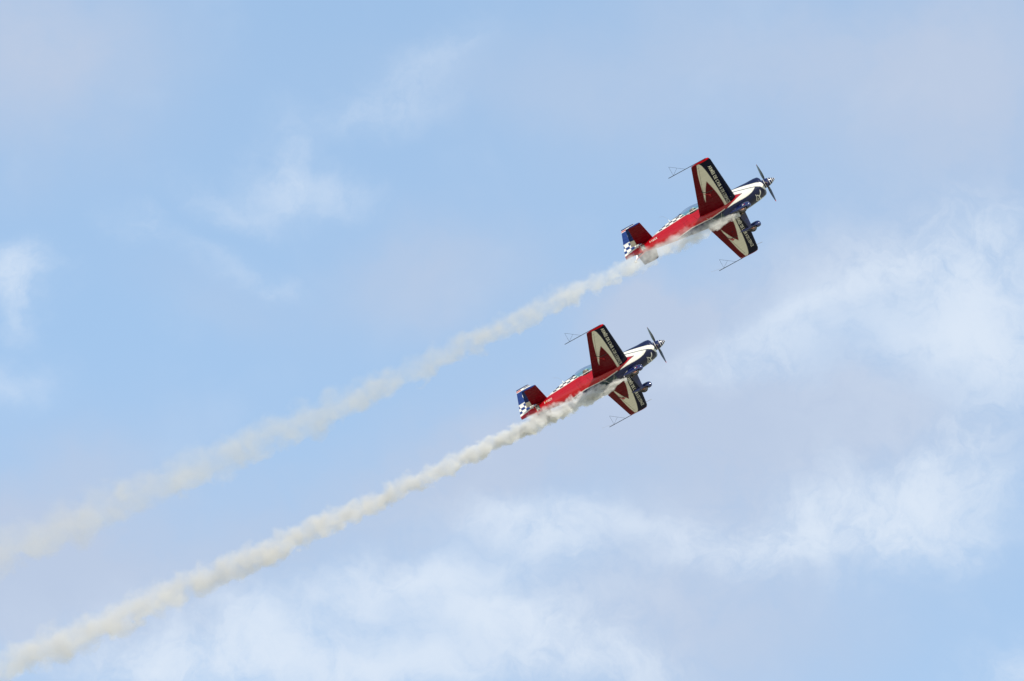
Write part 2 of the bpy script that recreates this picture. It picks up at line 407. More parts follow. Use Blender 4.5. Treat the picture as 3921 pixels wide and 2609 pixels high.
def build_wing(root, sgn):
    span = np.concatenate([graded(0.10, 3.735, .0125), [3.742, 3.747, 3.75]]); y = span*sgn
    edge = np.ones(len(span)); edge[-3:] = (.97, .90, .78)
    hf = (hinge_x(y)-wing_le(y))/(wing_te(y)-wing_le(y))
    inb = (span < .42) | (span > 3.70)
    f1 = np.where(inb, 1.0, hf)
    P_ = lambda x, s, t: (x, s, WZ + t)
    mb = surface(y, wing_le(y), wing_te(y), wing_t(y)*edge, 0, f1, P_, n=90)
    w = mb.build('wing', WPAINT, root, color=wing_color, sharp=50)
    sp = graded(.435, 3.685, .0125); y2 = sp*sgn
    hf2 = (hinge_x(y2)-.005-wing_le(y2))/(wing_te(y2)-wing_le(y2))
    a = surface(y2, wing_le(y2), wing_te(y2), wing_t(y2), hf2, 1.0, P_, n=36).build('aileron', WPAINT, w, color=wing_color)
    return w

FONT_CACHE = {}
def text_mesh(body, bold):
    c = bpy.data.curves.new('lettering', 'FONT'); c.body = body; c.offset = bold*.75; c.space_character = 1.04 + bold*4; c.resolution_u = 6
    o = bpy.data.objects.new('lettering', c); COL.objects.link(o)
    dg = bpy.context.evaluated_depsgraph_get(); me = bpy.data.meshes.new_from_object(o.evaluated_get(dg))
    V = np.array([v.co[:] for v in me.vertices]); F = [tuple(p.vertices) for p in me.polygons]
    bpy.data.objects.remove(o); bpy.data.curves.remove(c); bpy.data.meshes.remove(me)
    return V, F
def lettering(parent, body, u0, u1, v0, height, place, bold=0.0, slant=0.0, material=None, name='lettering'):
    """text run from u0 to u1 with baseline v0; place(u, v) -> xyz arrays"""
    V, F = text_mesh(body, bold); capH = 0.69
    u = (V[:, 0]-V[:, 0].min())/(V[:, 0].max()-V[:, 0].min()); v = V[:, 1]/capH*height
    X = place(u0+(u1-u0)*u + slant*v*np.sign(u1-u0), v0+v)
    mb = MB(); mb.add(np.stack(X, -1), F)
    return mb.build(name, material or M_WHITE, parent, smooth=False)

# ------------------------------------------------------------------ tail
def fin_le(z): return lerp(z, [.15, .37, 1.07, 1.24, 1.29], [-5.30, -5.41, -5.67, -5.74, -5.79])
def rud_te(z): return lerp(z, [-.08, -.03, .09, 1.24, 1.29], [-6.655, -6.68, -6.67, -6.325, -6.31])
def fin_color(x, y, z):
    c = np.tile(BLUE, (len(x), 1))
    def put(m, col): c[m] = col
    tilt = z + .0*(x)
    put(tilt > 1.235, NAVY*2)
    put((tilt < 1.235) & (tilt > 1.150), WHT)
    put((tilt < 1.220) & (tilt > 1.175) & (x < -6.13), np.array((.48, .012, .015)))
    put((tilt < 1.218) & (tilt > 1.180) & (x > -6.0), NAVY*2)
    cx, cz = -6.0, .87; d = np.hypot(x-cx, z-cz)
    put((d < .20), WHT); put(d < .135, BLUE*.9)
    put((d < .12) & (np.abs((z-cz)-.5*(x-cx)) < .03), WHT)
    put((d > .150) & (d < .175) & ((np.arctan2(z-cz, x-cx)*9 % 1) < .55) & (z > cz), WHT*.45)
    put(z < .61, WHT); put((z < .575) & (z > .568), NAVY*2)
    for k in range(4):
        zt = .56 - k*.122; cell = .178
        u = (x + 6.325 + .0*k)/cell
        m = (z < zt) & (z > zt-.122) & (np.floor(u + (k % 2)).astype(int) % 2 == 0)
        put(m, BLUE)
    wl = lerp(x, [-5.55, -6.67], [.215, .095])
    put(z < wl + .055, WHT); put(z < wl, RED)
    return c
def build_tail(root):
    P_ = lambda x, s, t: (x, t, s)
    z = graded(.15, 1.27, .0125); z = np.concatenate([z, [1.282, 1.29]]); e = np.ones(len(z)); e[-2:] = (.85, .45)
    hx = -5.97
    t = .085
    fin = surface(z, fin_le(z), rud_te(z), t*e, 0, (hx-fin_le(z))/(rud_te(z)-fin_le(z)), P_, n=60).build('vertical_fin', PAINT, root, color=fin_color)
    z2 = np.concatenate([graded(-.05, 1.27, .0125), [1.282, 1.29]]); e2 = np.ones(len(z2)); e2[-2:] = (.85, .45)
    front = lerp(z2, [-.05, .18, .22, 1.29], [-6.318, -6.316, -5.972, -5.972])
    L_ = fin_le(np.maximum(z2, .15)); R_ = rud_te(z2)
    rud = surface(z2, L_, R_, t*e2, (front-.0005-L_)/(R_-L_), 1.0, P_, n=50).build('rudder', PAINT, root, color=fin_color)
    # tailplane
    SZ = .26
    def sle(y): return lerp(np.abs(y), [0, .1, 1.40, 1.44], [-5.33, -5.345, -5.51, -5.54])
    def ste(y): return lerp(np.abs(y), [0, .1, .13, 1.44], [-5.95, -6.0, -6.27, -6.145])
    def scol(x, y, z):
        ay = np.abs(y); c = np.tile(SHADE_RED*1.3, (len(x), 1))
        b = -6.045
        c[(y > 0) & (z < SZ)] = np.array((.035, .012, .05))
        c[x < b] = BLUE*.8; c[(x < b) & (ay < .52)] = WHT*.75  # elevator blue and inner white darkened, underside shade in the colour
        c[ay > 1.425] = BLUE*1.2
        up_ = z > SZ + .004
        c[up_ & (x < -5.7)] = BLUE; 
        c[(np.abs(ay-1.1) < .005) & (x < -5.8) & (x > b)] *= .5
        return c
    P2 = lambda x, s, t: (x, s, SZ + t)
    for sg in (-1, 1):
        y = np.concatenate([graded(.04, 1.42, .0125), [1.43, 1.44]])*sg; ee = np.ones(len(y)); ee[-2:] = (.9, .6)
        h = -5.855 + .02*np.abs(y)
        tt = .105*ee
        st = surface(y, sle(y), ste(np.maximum(np.abs(y), .13)), tt, 0, (h-sle(y))/(ste(np.maximum(np.abs(y), .13))-sle(y)), P2, n=50).build('tailplane', WPAINT, root, color=scol)
        y2 = np.concatenate([graded(.13, 1.42, .0125), [1.43, 1.44]])*sg; ee = np.ones(len(y2)); ee[-2:] = (.9, .6)
        h2 = -5.8556 + .02*np.abs(y2)
        el = surface(y2, sle(y2), ste(y2), .105*ee, (h2-sle(y2))/(ste(y2)-sle(y2)), 1.0, P2, n=40).build('elevator', WPAINT, st, color=scol)
        hm = MB(); hm.tube([(-6.05, sg*.12, .24), (-6.12, sg*.16, .15), (-6.02, sg*.10, .10)], .012, 8)
        hm.build('elevator_horn', M_ALU, el)

# ------------------------------------------------------------------ smaller parts
def lathe_x(xs, rs, cy, cz, n=48, ry=1.0, rz=1.0):
    t = np.linspace(0, 2*np.pi, n, endpoint=False)
    return np.array([np.stack([np.full(n, x), cy+ry*r*np.cos(t), cz+rz*r*np.sin(t)], -1) for x, r in zip(xs, rs)])

SPZ = -.03
def build_prop(root, phase):
    xs = np.concatenate([[-.001], graded(-.006, -.30, .008), graded(-.305, -.50, .008), [-.503, -.508]])
    def rr(x):
        q = np.clip(-x/.42, 0, 1); return .178*(1-(1-q)**1.75)**.80
    rs = rr(xs); rs[-1] *= .9
    def col(x, y, z):
        c = np.tile(NAVY*1.4, (len(x), 1))
        for a, b in ((0, -.022), (-.072, -.086), (-.142, -.158), (-.235, -.252), (-.44, -.455)):
            c[(x <= a) & (x >= b)] = WHT
        return c
    mb = MB(); mb.grid(lathe_x(xs, rs, 0, SPZ, 64), closed=True, cap=True)
    sp = mb.build('spinner', PAINT, root, color=col, sharp=60)
    hub = MB(); hub.grid(lathe_x([-.50, -.50, -.60], [.02, .12, .12], 0, SPZ, 40), closed=True)
    for k in range(24):
        a = 2*np.pi*k/24; cx = np.array((-.525, .155*math.cos(a), SPZ+.155*math.sin(a)))
        hub.tube([cx-np.array((.008, 0, 0)), cx+np.array((.008, 0, 0))], .017, 6)
    hub.build('starter_ring', M_ALU, root)
    toward = np.array((0, -.836, -.549)); R = .955
    for k in range(3):
        a = math.radians(phase + 120*k)
        d = toward*math.cos(a) + np.array((0, -.549, .836))*math.sin(a)     # blade axis
        tan = np.cross((1.0, 0, 0), d)
        rads = np.concatenate([[.10, .14, .17, .20], np.linspace(.24, R-.03, 26), [R-.015, R-.004, R]])
        rows = []
        for r in rads:
            u = r/R
            ch = lerp(u, [.1, .17, .22, .35, .5, .65, .8, .92, .975, .995, 1], [.08, .08, .10, .155, .19, .185, .155, .115, .08, .04, .01])
            th = lerp(u, [.1, .17, .25, .5, 1], [.075, .07, .035, .016, .005])
            tw = math.radians(lerp(u, [.1, .3, .6, 1], [52, 44, 30, 22]))
            t = np.linspace(0, 2*np.pi, 24, endpoint=False)
            cx_ = ch/2*np.cos(t); cz_ = th/2*np.sin(t)
            X = -.385 + cx_*math.sin(tw) + cz_*math.cos(tw); T = cx_*math.cos(tw) - cz_*math.sin(tw)
            pts = np.array((0, 0, SPZ)) + d*r + T[:, None]*tan; pts[:, 0] += X
            rows.append(pts)
        def bc(x, y, z):
            rr_ = np.hypot(y, z-SPZ); c = np.tile(np.array((.006, .006, .007)), (len(x), 1)); c[rr_ > R-.07] = (.35, .02, .02); return c
        mb = MB(); mb.grid(np.array(rows), closed=True, cap=True)
        bl = mb.build('propeller_blade', PAINT, root, color=bc)
        m2 = MB(); q = np.array((-.385, 0, SPZ)) + d*.30 + np.array((.035, 0, 0))
        f = tan*.012; gx = d*.018
        off = np.array((.012, 0, 0))
        m2.add([q-f-gx+off, q+f-gx+off, q+f+gx+off, q-f+gx+off, q-f-gx, q+f-gx, q+f+gx, q-f+gx], [(0,1,2,3),(7,6,5,4),(0,4,5,1),(1,5,6,2),(2,6,7,3),(3,7,4,0)])
        m2.build('maker_decal', M_WHITE, bl, smooth=False)

def build_gear(root):
    for sg in (-1, 1):
        # spring leg: a flat tapering blade bowed outwards
        t = np.linspace(0, 1, 16); rows = []
        for q in t:
            y = sg*(.22+.52*q**1.15); z = -.56-.50*q**.95; x = -1.80+.04*q; ch = .30-.17*q; th = .050-.02*q
            dy, dz = sg*.55, -.5; nn = np.array((0, -dz, dy)); nn = nn/np.linalg.norm(nn)
            a = np.linspace(0, 2*np.pi, 20, endpoint=False)
            rows.append(np.array((x, y, z)) + np.stack([ch/2*np.cos(a), np.zeros(20), np.zeros(20)], -1) + (th/2*np.sin(a))[:, None]*nn)
        mb = MB(); mb.grid(np.array(rows), closed=True, cap=True); leg = mb.build('gear_leg', M_BLUE, root)
        # wheel fairing: teardrop shell, open below around the wheel
        xs = np.linspace(0, 1, 60); n = 40; rows = []
        cy_ = sg*.775
        for q in xs:
            x = -1.32-.92*q
            r = naca(min(q**.80, 1), .5)*2.0     # ~0.5 peak
            hw = .115*r/.5; hu = .15*r/.5; hl = .125*r/.5
            zc = -1.035+.055*q**1.5
            a = np.linspace(0, 2*np.pi, n, endpoint=False); s_ = np.sin(a)
            zz = zc+np.where(s_ > 0, hu, hl)*s_; yy = cy_+hw*np.sign(np.cos(a))*np.abs(np.cos(a))**.85
            rows.append(np.stack([np.full(n, x), yy, zz], -1))
        A = np.array(rows); mb = MB(); fs = []
        for i in range(59):
            for j in range(n):
                k = (j+1) % n; m_ = A[i, j]
                if -1.90 < m_[0] < -1.50 and m_[2] < -1.095: continue
                fs.append((i*n+j, i*n+k, (i+1)*n+k, (i+1)*n+j))
        mb.add(A.reshape(-1, 3), fs)
        fair = mb.build('wheel_fairing', M_BLUE, root)
        # small cream and red flash on the outer flank
        for (dx, colm, h) in ((0, M_WHITE, .03), (.06, M_RED, .026)):
            d = MB(); pp = []
            for (u, v) in ((-.035, -h/2), (.02, -h/2), (.04, h/2), (-.015, h/2)):
                x = -1.62+dx+u; z = -1.00+v; q = (-1.32-x)/.92; r = naca(q**.8, .5)*2/.5; zc = -1.035+.055*q**1.5
                pp.append((x, cy_+sg*(.115*r*max(0, 1-((z-zc)/(.15*r))**2)**.425+.004), z))
            pp2 = [(a, b+sg*.003, c) for a, b, c in pp]
            d.add(pp+pp2, [(0,1,2,3), (4,5,6,7), (0,1,5,4), (1,2,6,5), (2,3,7,6), (3,0,4,7)]); d.build('flash_mark', colm, fair, smooth=False)
        # wheel
        def ring(R, r, mm, name, par, cx, cyy, cz, w=None):
            a = np.linspace(0, 2*np.pi, 40, endpoint=False); b = np.linspace(0, 2*np.pi, 16, endpoint=False)
            A = np.array([[(cx+(R+r*math.cos(v))*math.cos(u), cyy+(w or r)*math.sin(v), cz+(R+r*math.cos(v))*math.sin(u)) for v in b] for u in a])
            A = np.concatenate([A, A[:1]]); mb = MB(); mb.grid(A, closed=True); return mb.build(name, mm, par)
        ty = ring(.115, .055, M_RUB, 'tyre', root, -1.70, cy_, -1.085, .062)
        d = MB(); a = np.linspace(0, 2*np.pi, 24, endpoint=False)
        rows = [np.stack([-1.70+r*np.cos(a), np.full(24, cy_+o), -1.085+r*np.sin(a)], -1) for r, o in ((.005, -.05), (.06, -.05), (.085, -.035), (.085, .035), (.06, .05), (.005, .05))]
        d.grid(np.array(rows), closed=True, cap=True); d.build('wheel_hub', M_HUB, ty)
    # tail spring and wheel
    mb = MB(); mb.tube([(-5.82, 0, -.13), (-6.05, 0, -.19), (-6.24, 0, -.25), (-6.33, 0, -.29)], [.022, .02, .016, .012], 10)
    ts = mb.build('tail_spring', M_RED, root)
    mb = MB(); mb.tube([(-6.33, 0, -.29), (-6.27, 0, -.20), (-6.22, 0, -.09)], .010, 8); mb.tube([(-6.33, -.022, -.28), (-6.385, -.022, -.345)], .009, 6); mb.tube([(-6.33, .022, -.28), (-6.385, .022, -.345)], .009, 6)
    fk = mb.build('tail_fork', M_ALU, root)
    a = np.linspace(0, 2*np.pi, 28, endpoint=False); b = np.linspace(0, 2*np.pi, 12, endpoint=False)
    A = np.array([[(-6.385+(.042+.020*math.cos(v))*math.cos(u), .018*math.sin(v), -.345+(.042+.020*math.cos(v))*math.sin(u)) for v in b] for u in a]); A = np.concatenate([A, A[:1]])
    mb = MB(); mb.grid(A, closed=True); tw = mb.build('tail_wheel', M_RUB, root)
    d = MB(); d.grid(np.array([np.stack([-6.385+r*np.cos(a), np.full(28, o), -.345+r*np.sin(a)], -1) for r, o in ((.004, -.02), (.036, -.02), (.036, .02), (.004, .02))]), closed=True, cap=True); d.build('wheel_hub', M_WHITE, tw)

def build_sight(wing, sg):
    y = sg*3.79; z = WZ
    mb = MB()
    mb.tube([(-2.02, y, z+.01), (-3.68, y, z+.01)], .0125, 8)
    top = (-3.46, y, z+.475); foot = (-3.46, y, z+.02); front = (-2.93, y, z+.02); mid = tuple((np.array(top)+np.array(front))/2)
    for a, b in ((foot, top), (top, front), (foot, mid)): mb.tube([a, b], .0045, 6)
    fr = mb.build('aerobatic_sight', M_BLACK, wing)
    mb = MB()
    for x in (-2.10, -2.45): MB().tube([(x, sg*3.74, z), (x, y, z)], .014, 8).build('sight_bracket', M_RED, wing)
    if sg > 0:
        mb = MB(); mb.tube([(-3.47, y, z+.02), (-3.60, y, z+.06), (-3.78, y, z+.11), (-3.97, y, z+.14)], .0028, 5); mb.build('wool_tuft', M_ALU, fr)

def build_spade(wing, sg):
    y = sg*1.88
    mb = MB()
    mb.tube([(-2.80, y, WZ-.05), (-2.66, y, WZ-.17), (-2.36, y, WZ-.20)], .014, 8)
    arm = mb.build('spade_arm', M_BLACK, wing)
    if sg < 0: pts = [(-2.90, -2.00, -.27), (-2.53, -1.98, -.56), (-2.54, -1.78, -.52), (-2.60, -1.86, -.47)]
    else: pts = [(-2.77, 1.77, -.30), (-2.52, 2.04, -.30), (-2.63, 2.11, -.30), (-2.70, 1.94, -.30)]
    lo = [(a, b, c-.008) for a, b, c in pts]
    mb = MB(); mb.add(pts+lo, [(0,1,2,3), (7,6,5,4), (0,4,5,1), (1,5,6,2), (2,6,7,3), (3,7,4,0)]); mb.build('aileron_spade', M_RED, wing, smooth=False)

def build_canopy(root):
    S = np.array([(-2.22, .16, .385), (-2.35, .235, .44), (-2.6, .29, .51), (-2.9, .315, .57), (-3.2, .32, .63), (-3.5, .312, .665), (-3.72, .295, .655), (-3.90, .262, .60)])
    xs = np.linspace(-2.22, -3.90, 60); th = np.linspace(0, np.pi, 48)
    w = smooth_lerp(xs, S[:, 0], S[:, 1]); zt = smooth_lerp(xs, S[:, 0], S[:, 2])
    base = lerp(xs, [-2.22, -2.45, -3.7, -3.9], [.36, .255, .255, .30])
    A = np.stack([np.broadcast_to(xs[:, None], (60, 48)), w[:, None]*np.sign(np.cos(th))*np.abs(np.cos(th))**.85, base[:, None]+(zt-base)[:, None]*np.sin(th)**.85], -1)
    mb = MB(); mb.grid(A); mb.build('canopy', M_GLASS, root)
    # frame rail along the sill
    for sg in (-1, 1):
        pass
    for sg in (-1, 1): MB().tube([(x, sg*ww, bb) for x, ww, bb in zip(xs[4:-6], w[4:-6]+.006, base[4:-6])], .014, 8).build('canopy_rail', M_WHITE, root)
    tub = MB(); x0, x1, y0, z0, z1 = -2.45, -3.62, .28, -.25, .25
    V = [(x0,-y0,z0),(x1,-y0,z0),(x1,y0,z0),(x0,y0,z0),(x0,-y0,z1),(x1,-y0,z1),(x1,y0,z1),(x0,y0,z1)]
    tub.add(V, [(0,1,2,3),(0,4,5,1),(1,5,6,2),(2,6,7,3),(3,7,4,0)]); tub.build('cockpit_tub', M_DARK, root, smooth=False)
    seat = MB(); seat.grid(np.array([[(-3.30-.28*q, s*.20, -.10+.42*q) for s in (-1, -.5, 0, .5, 1)] for q in np.linspace(0, 1, 6)])); 
    so = seat.build('seat', M_DARK, root); md = so.modifiers.new('thick', 'SOLIDIFY'); md.thickness = .04

def build_small(root):
    for sg in (-1, 1): MB().tube([(-1.62, sg*.11, -.58), (-1.78, sg*.11, -.69), (-1.90, sg*.11, -.715)], .032, 12, cap=False).build('exhaust_pipe', M_EXH, root)
    for sg in (-1, 1):
        a = np.linspace(0, 2*np.pi, 28, endpoint=False)
        rows = [np.stack([np.full(28, x), sg*.195+s*.05*np.cos(a), -.03+s*.10*np.sin(a)], -1) for x, s in ((-.5095, 1.0), (-.509, .8), (-.512, .05))]
        mb = MB(); mb.grid(np.array(rows), closed=True); mb.build('air_intake', M_DARK, root)
    # radio aerial on the spine with its whip
    mb = MB(); rows = [np.array((-4.44-.03*q, 0, .50+.15*q)) + np.stack([.020*(1-.4*q)*np.cos(a), .007*np.sin(a), 0*a], -1) for q in (0, .5, 1) for a in [np.linspace(0, 2*np.pi, 14, endpoint=False)]]
    mb.grid(np.array(rows), closed=True, cap=True); an = mb.build('aerial', M_WHITE, root)
    mb = MB(); mb.tube([(-4.47, 0, .68), (-4.52, 0, .80), (-4.60, 0, .90), (-4.74, 0, .98)], .003, 5); mb.build('whip', M_ALU, an)
    # hinged step lip beside the cowl exit and small drain pipes under the belly
    for q in ([(-1.95, -.30, -.60), (-2.05, -.34, -.66)], [(-2.15, -.12, -.63), (-2.2, -.12, -.70)]): MB().tube(q, .009, 6).build('drain_pipe', M_ALU, root)
    for sg in (-1, 1):
        mb = MB()
        rows = [np.array((-1.72, 0, 0)) + np.array([(0, sg*.10, -.60-d), (0, sg*.20, -.60-d*.9), (0, sg*.30, -.575-d*.8)]) + np.array((-.22*q, 0, 0)) for q, d in ((0, .0), (.3, .055), (1, .085))]
        mb.grid(np.array(rows)); o = mb.build('cowl_lip', M_BLUE, root); md = o.modifiers.new('thick', 'SOLIDIFY'); md.thickness = .01
    # belly window bars
    def bp(x, y):
        z = -.66
        w, b, zc, zt, pb, pt = [float(k[0]) for k in fus(np.array([x]))]
        z = zc-(zc-b)*(1-(abs(y)/w)**pb)**(1/pb); return (x, y, z-.006)
    for (xa, ya, xb, yb) in ((-2.50, -.30, -2.72, -.02), (-2.98, -.30, -2.72, -.02), (-2.72, -.02, -2.50, .22), (-3.12, -.30, -2.85, -.18)):
        MB().tube([bp(xa+(xb-xa)*q, ya+(yb-ya)*q) for q in np.linspace(0, 1, 8)], .006, 6).build('floor_window_bar', M_ALU, root)

def make_plane():
    root = bpy.data.objects.new('aerobatic_plane', None); COL.objects.link(root); root.empty_display_size = 1
    f = build_fuselage(root)
    wings = []
    for sg in (-1, 1):
        w = build_wing(root, sg); wings.append(w)
        if sg > 0:
            mb = MB(); mb.tube([(-1.90, 3.40, WZ), (-1.62, 3.40, WZ-.02)], .008, 8); mb.build('pitot_tube', M_ALU, w)
        build_sight(w, sg); build_spade(w, sg)
    build_tail(root); build_prop_flag = True
    build_gear(root); build_canopy(root); build_small(root)
    return root

def children(o): return [c for c in bpy.data.objects if c.parent == o]
def copy_tree(o, parent=None):
    c = o.copy(); COL.objects.link(c)
    if parent is not None: c.parent = parent
    for ch in children(o):
        if ch is not c: copy_tree(ch, c)
    return c

def wing_lettering(root, runs):
    ws = [c for c in children(root) if c.name.startswith('wing')]
    under = lambda u, v, h=.004: (v, u, WZ - wing_h(v, u) - h)
    for body, u0, u1, bold in runs:
        w = [q for q in ws if (q.data.vertices[0].co.y > 0) == (u0 > 0)][0]
        lettering(w, body, u0, u1, -2.105, .125, under, bold=bold)
def registration(root, code, gold_dash):
    fz = [c for c in children(root) if c.name.startswith('fuselage')][0]
    for sg in (-1, 1):
        def place(u, v):
            y = fus_y(u, v); return (u, sg*(y+.004), v)
        u0, u1 = (-5.55, -5.20) if sg < 0 else (-5.20, -5.55)
        lettering(fz, code, u0, u1, .005, .085, place, bold=.03, slant=.15, name='registration')
        if gold_dash:
            mb = MB(); u = u0+(u1-u0)*.235; us = np.array([u-.02, u+.02, u+.02, u-.02]); vs = np.array([.035, .035, .055, .055])
            mb.add(np.stack([us, sg*(fus_y(us, vs)+.006), vs], -1), [(0, 1, 2, 3)]); o = mb.build('gold_dash', M_YEL, fz, smooth=False)
            md = o.modifiers.new('thick', 'SOLIDIFY'); md.thickness = .002

# ------------------------------------------------------------------ pilot
def make_pilot():
    """helmeted pilot; one continuous body from a skinned skeleton"""
    joints = {'pelvis': (-3.30, 0, -.06, .14), 'belly': (-3.36, 0, .06, .15), 'chest': (-3.43, 0, .22, .16), 'neck': (-3.46, 0, .36, .06), 'head': (-3.45, 0, .45, .085), 'crown': (-3.455, 0, .50, .075)}
    for n, s in (('l', 1), ('r', -1)):
        joints['sh'+n] = (-3.43, s*.17, .29, .06); joints['el'+n] = (-3.24, s*.235, .10, .045); joints['wr'+n] = (-3.02, s*.12, .08, .03); joints['ha'+n] = (-2.95, s*.07, .10, .03)
        joints['hip'+n] = (-3.25, s*.10, -.08, .10); joints['kn'+n] = (-2.86, s*.15, .04, .07); joints['an'+n] = (-2.60, s*.13, -.18, .045); joints['to'+n] = (-2.50, s*.13, -.13, .035)
    E = [('pelvis','belly'),('belly','chest'),('chest','neck'),('neck','head'),('head','crown')]
    for n in 'lr': E += [('chest','sh'+n),('sh'+n,'el'+n),('el'+n,'wr'+n),('wr'+n,'ha'+n),('pelvis','hip'+n),('hip'+n,'kn'+n),('kn'+n,'an'+n),('an'+n,'to'+n)]
    names = list(joints); me = bpy.data.meshes.new('person')
    me.from_pydata([tuple(np.array(joints[k][:3])-C0) for k in names], [(names.index(a), names.index(b)) for a, b in E], [])
    o = bpy.data.objects.new('person', me); COL.objects.link(o)
    md = o.modifiers.new('skin', 'SKIN'); md.use_smooth_shade = True
    for i, k in enumerate(names): me.skin_vertices[0].data[i].radius = (joints[k][3], joints[k][3])
    me.skin_vertices[0].data[0].use_root = True
    sb = o.modifiers.new('sub', 'SUBSURF'); sb.levels = 2; sb.render_levels = 2
    me.materials.append(mat('flight_suit', (.03, .035, .03), .8))
    def ell(name, c, r, m, cut=None, par=o):
        a = np.linspace(0, 2*np.pi, 32, endpoint=False); b = np.linspace(-np.pi/2+.03, np.pi/2-.03, 18)
        A = np.array([[(c[0]+r[0]*math.cos(v)*math.cos(u), c[1]+r[1]*math.cos(v)*math.sin(u), c[2]+r[2]*math.sin(v)) for u in a] for v in b])
        mb = MB(); mb.grid(A, closed=True, cap=True); return mb.build(name, m, par)
    skin = mat('skin', (.42, .24, .17), .5)
    ell('face', (-3.415, 0, .445), (.085, .068, .095), skin)
    ell('nose', (-3.325, 0, .435), (.018, .014, .024), skin)
    for s in (-1, 1): ell('eye', (-3.342, s*.030, .463), (.012, .015, .009), M_BLACK)
    ell('mouth', (-3.335, 0, .400), (.008, .024, .006), M_HUB)
    ell('helmet', (-3.475, 0, .480), (.118, .110, .115), mat('helmet_shell', (.50, .22, .17), .35, coat=.4))
    ell('helmet_band', (-3.415, 0, .535), (.085, .100, .055), M_WHITE)
    ell('goggles', (-3.350, 0, .500), (.040, .075, .028), M_BLACK)
    for s in (-1, 1): ell('headset_cup', (-3.455, s*.105, .45), (.026, .014, .032), M_HUB)
    return o

# ------------------------------------------------------------------ place both planes
def rot_from(cols):
    R = Matrix(cols); q = R.to_quaternion(); q.normalize(); return q.to_matrix()
R1 = rot_from([[0.8774, 0.2581, -0.4045], [0.4798, -0.4841, 0.7317], [-0.0069, -0.8361, -0.5486]])
R2 = rot_from([[0.8759, 0.2352, -0.4212], [0.4823, -0.4479, 0.7529], [-0.0116, -0.8626, -0.5057]])
D1, D2 = FPX/97.069, FPX/93.912
def world_matrix(R, px, py, depth):
    los = Vector(((px-SRCW/2)/FPX, -(py-SRCH/2)/FPX, -1)).normalized()
    Rw = CAMROT @ Vector((0, 0, -1)).rotation_difference(los).to_matrix() @ R; tip = at(px, py, depth)
    return Matrix.Translation(tip + Rw @ Vector(C0)) @ Rw.to_4x4()
MW1 = world_matrix(R1, 2965.4, 680.7, D1); MW2 = world_matrix(R2, 2545.8, 1302.4, D2)

plane = make_plane()
plane2 = copy_tree(plane)
pilot = make_pilot(); pilot2 = copy_tree(pilot)
bpy.context.view_layer.update()
build_prop(plane, 90.5-60-30+0.0); build_prop(plane2, 2.0)
AA, BB = "ARMÉE DE L'AIR", "& DE L'ESPACE"
wing_lettering(plane, ((AA, -3.30, -1.69, .035), (BB, -1.62, -.39, .004), (AA, .80, 2.22, .035), (BB, 2.28, 3.27, .004)))
wing_lettering(plane2, ((AA, -3.58, -1.87, .035), (BB, -1.79, -.49, .004), (AA, .80, 2.33, .035), (BB, 2.38, 3.41, .004)))
registration(plane, "F-TGCK", False); registration(plane2, "F TGCI", True)
for r, mw in ((plane, MW1), (plane2, MW2), (pilot, MW1), (pilot2, MW2)): r.matrix_world = mw
tag(plane, 'upper right red, cream and navy aerobatic plane marked F-TGCK, climbing ahead of its smoke', 'plane', 'aerobatic planes in formation')
tag(plane2, 'lower left red, cream and navy aerobatic plane marked F-TGCI, flying beneath the other', 'plane', 'aerobatic planes in formation')
tag(pilot, 'helmeted pilot under the canopy of the upper right plane marked F-TGCK', 'person', 'pilots')
tag(pilot2, 'helmeted pilot under the canopy of the lower plane marked F-TGCI', 'person', 'pilots')

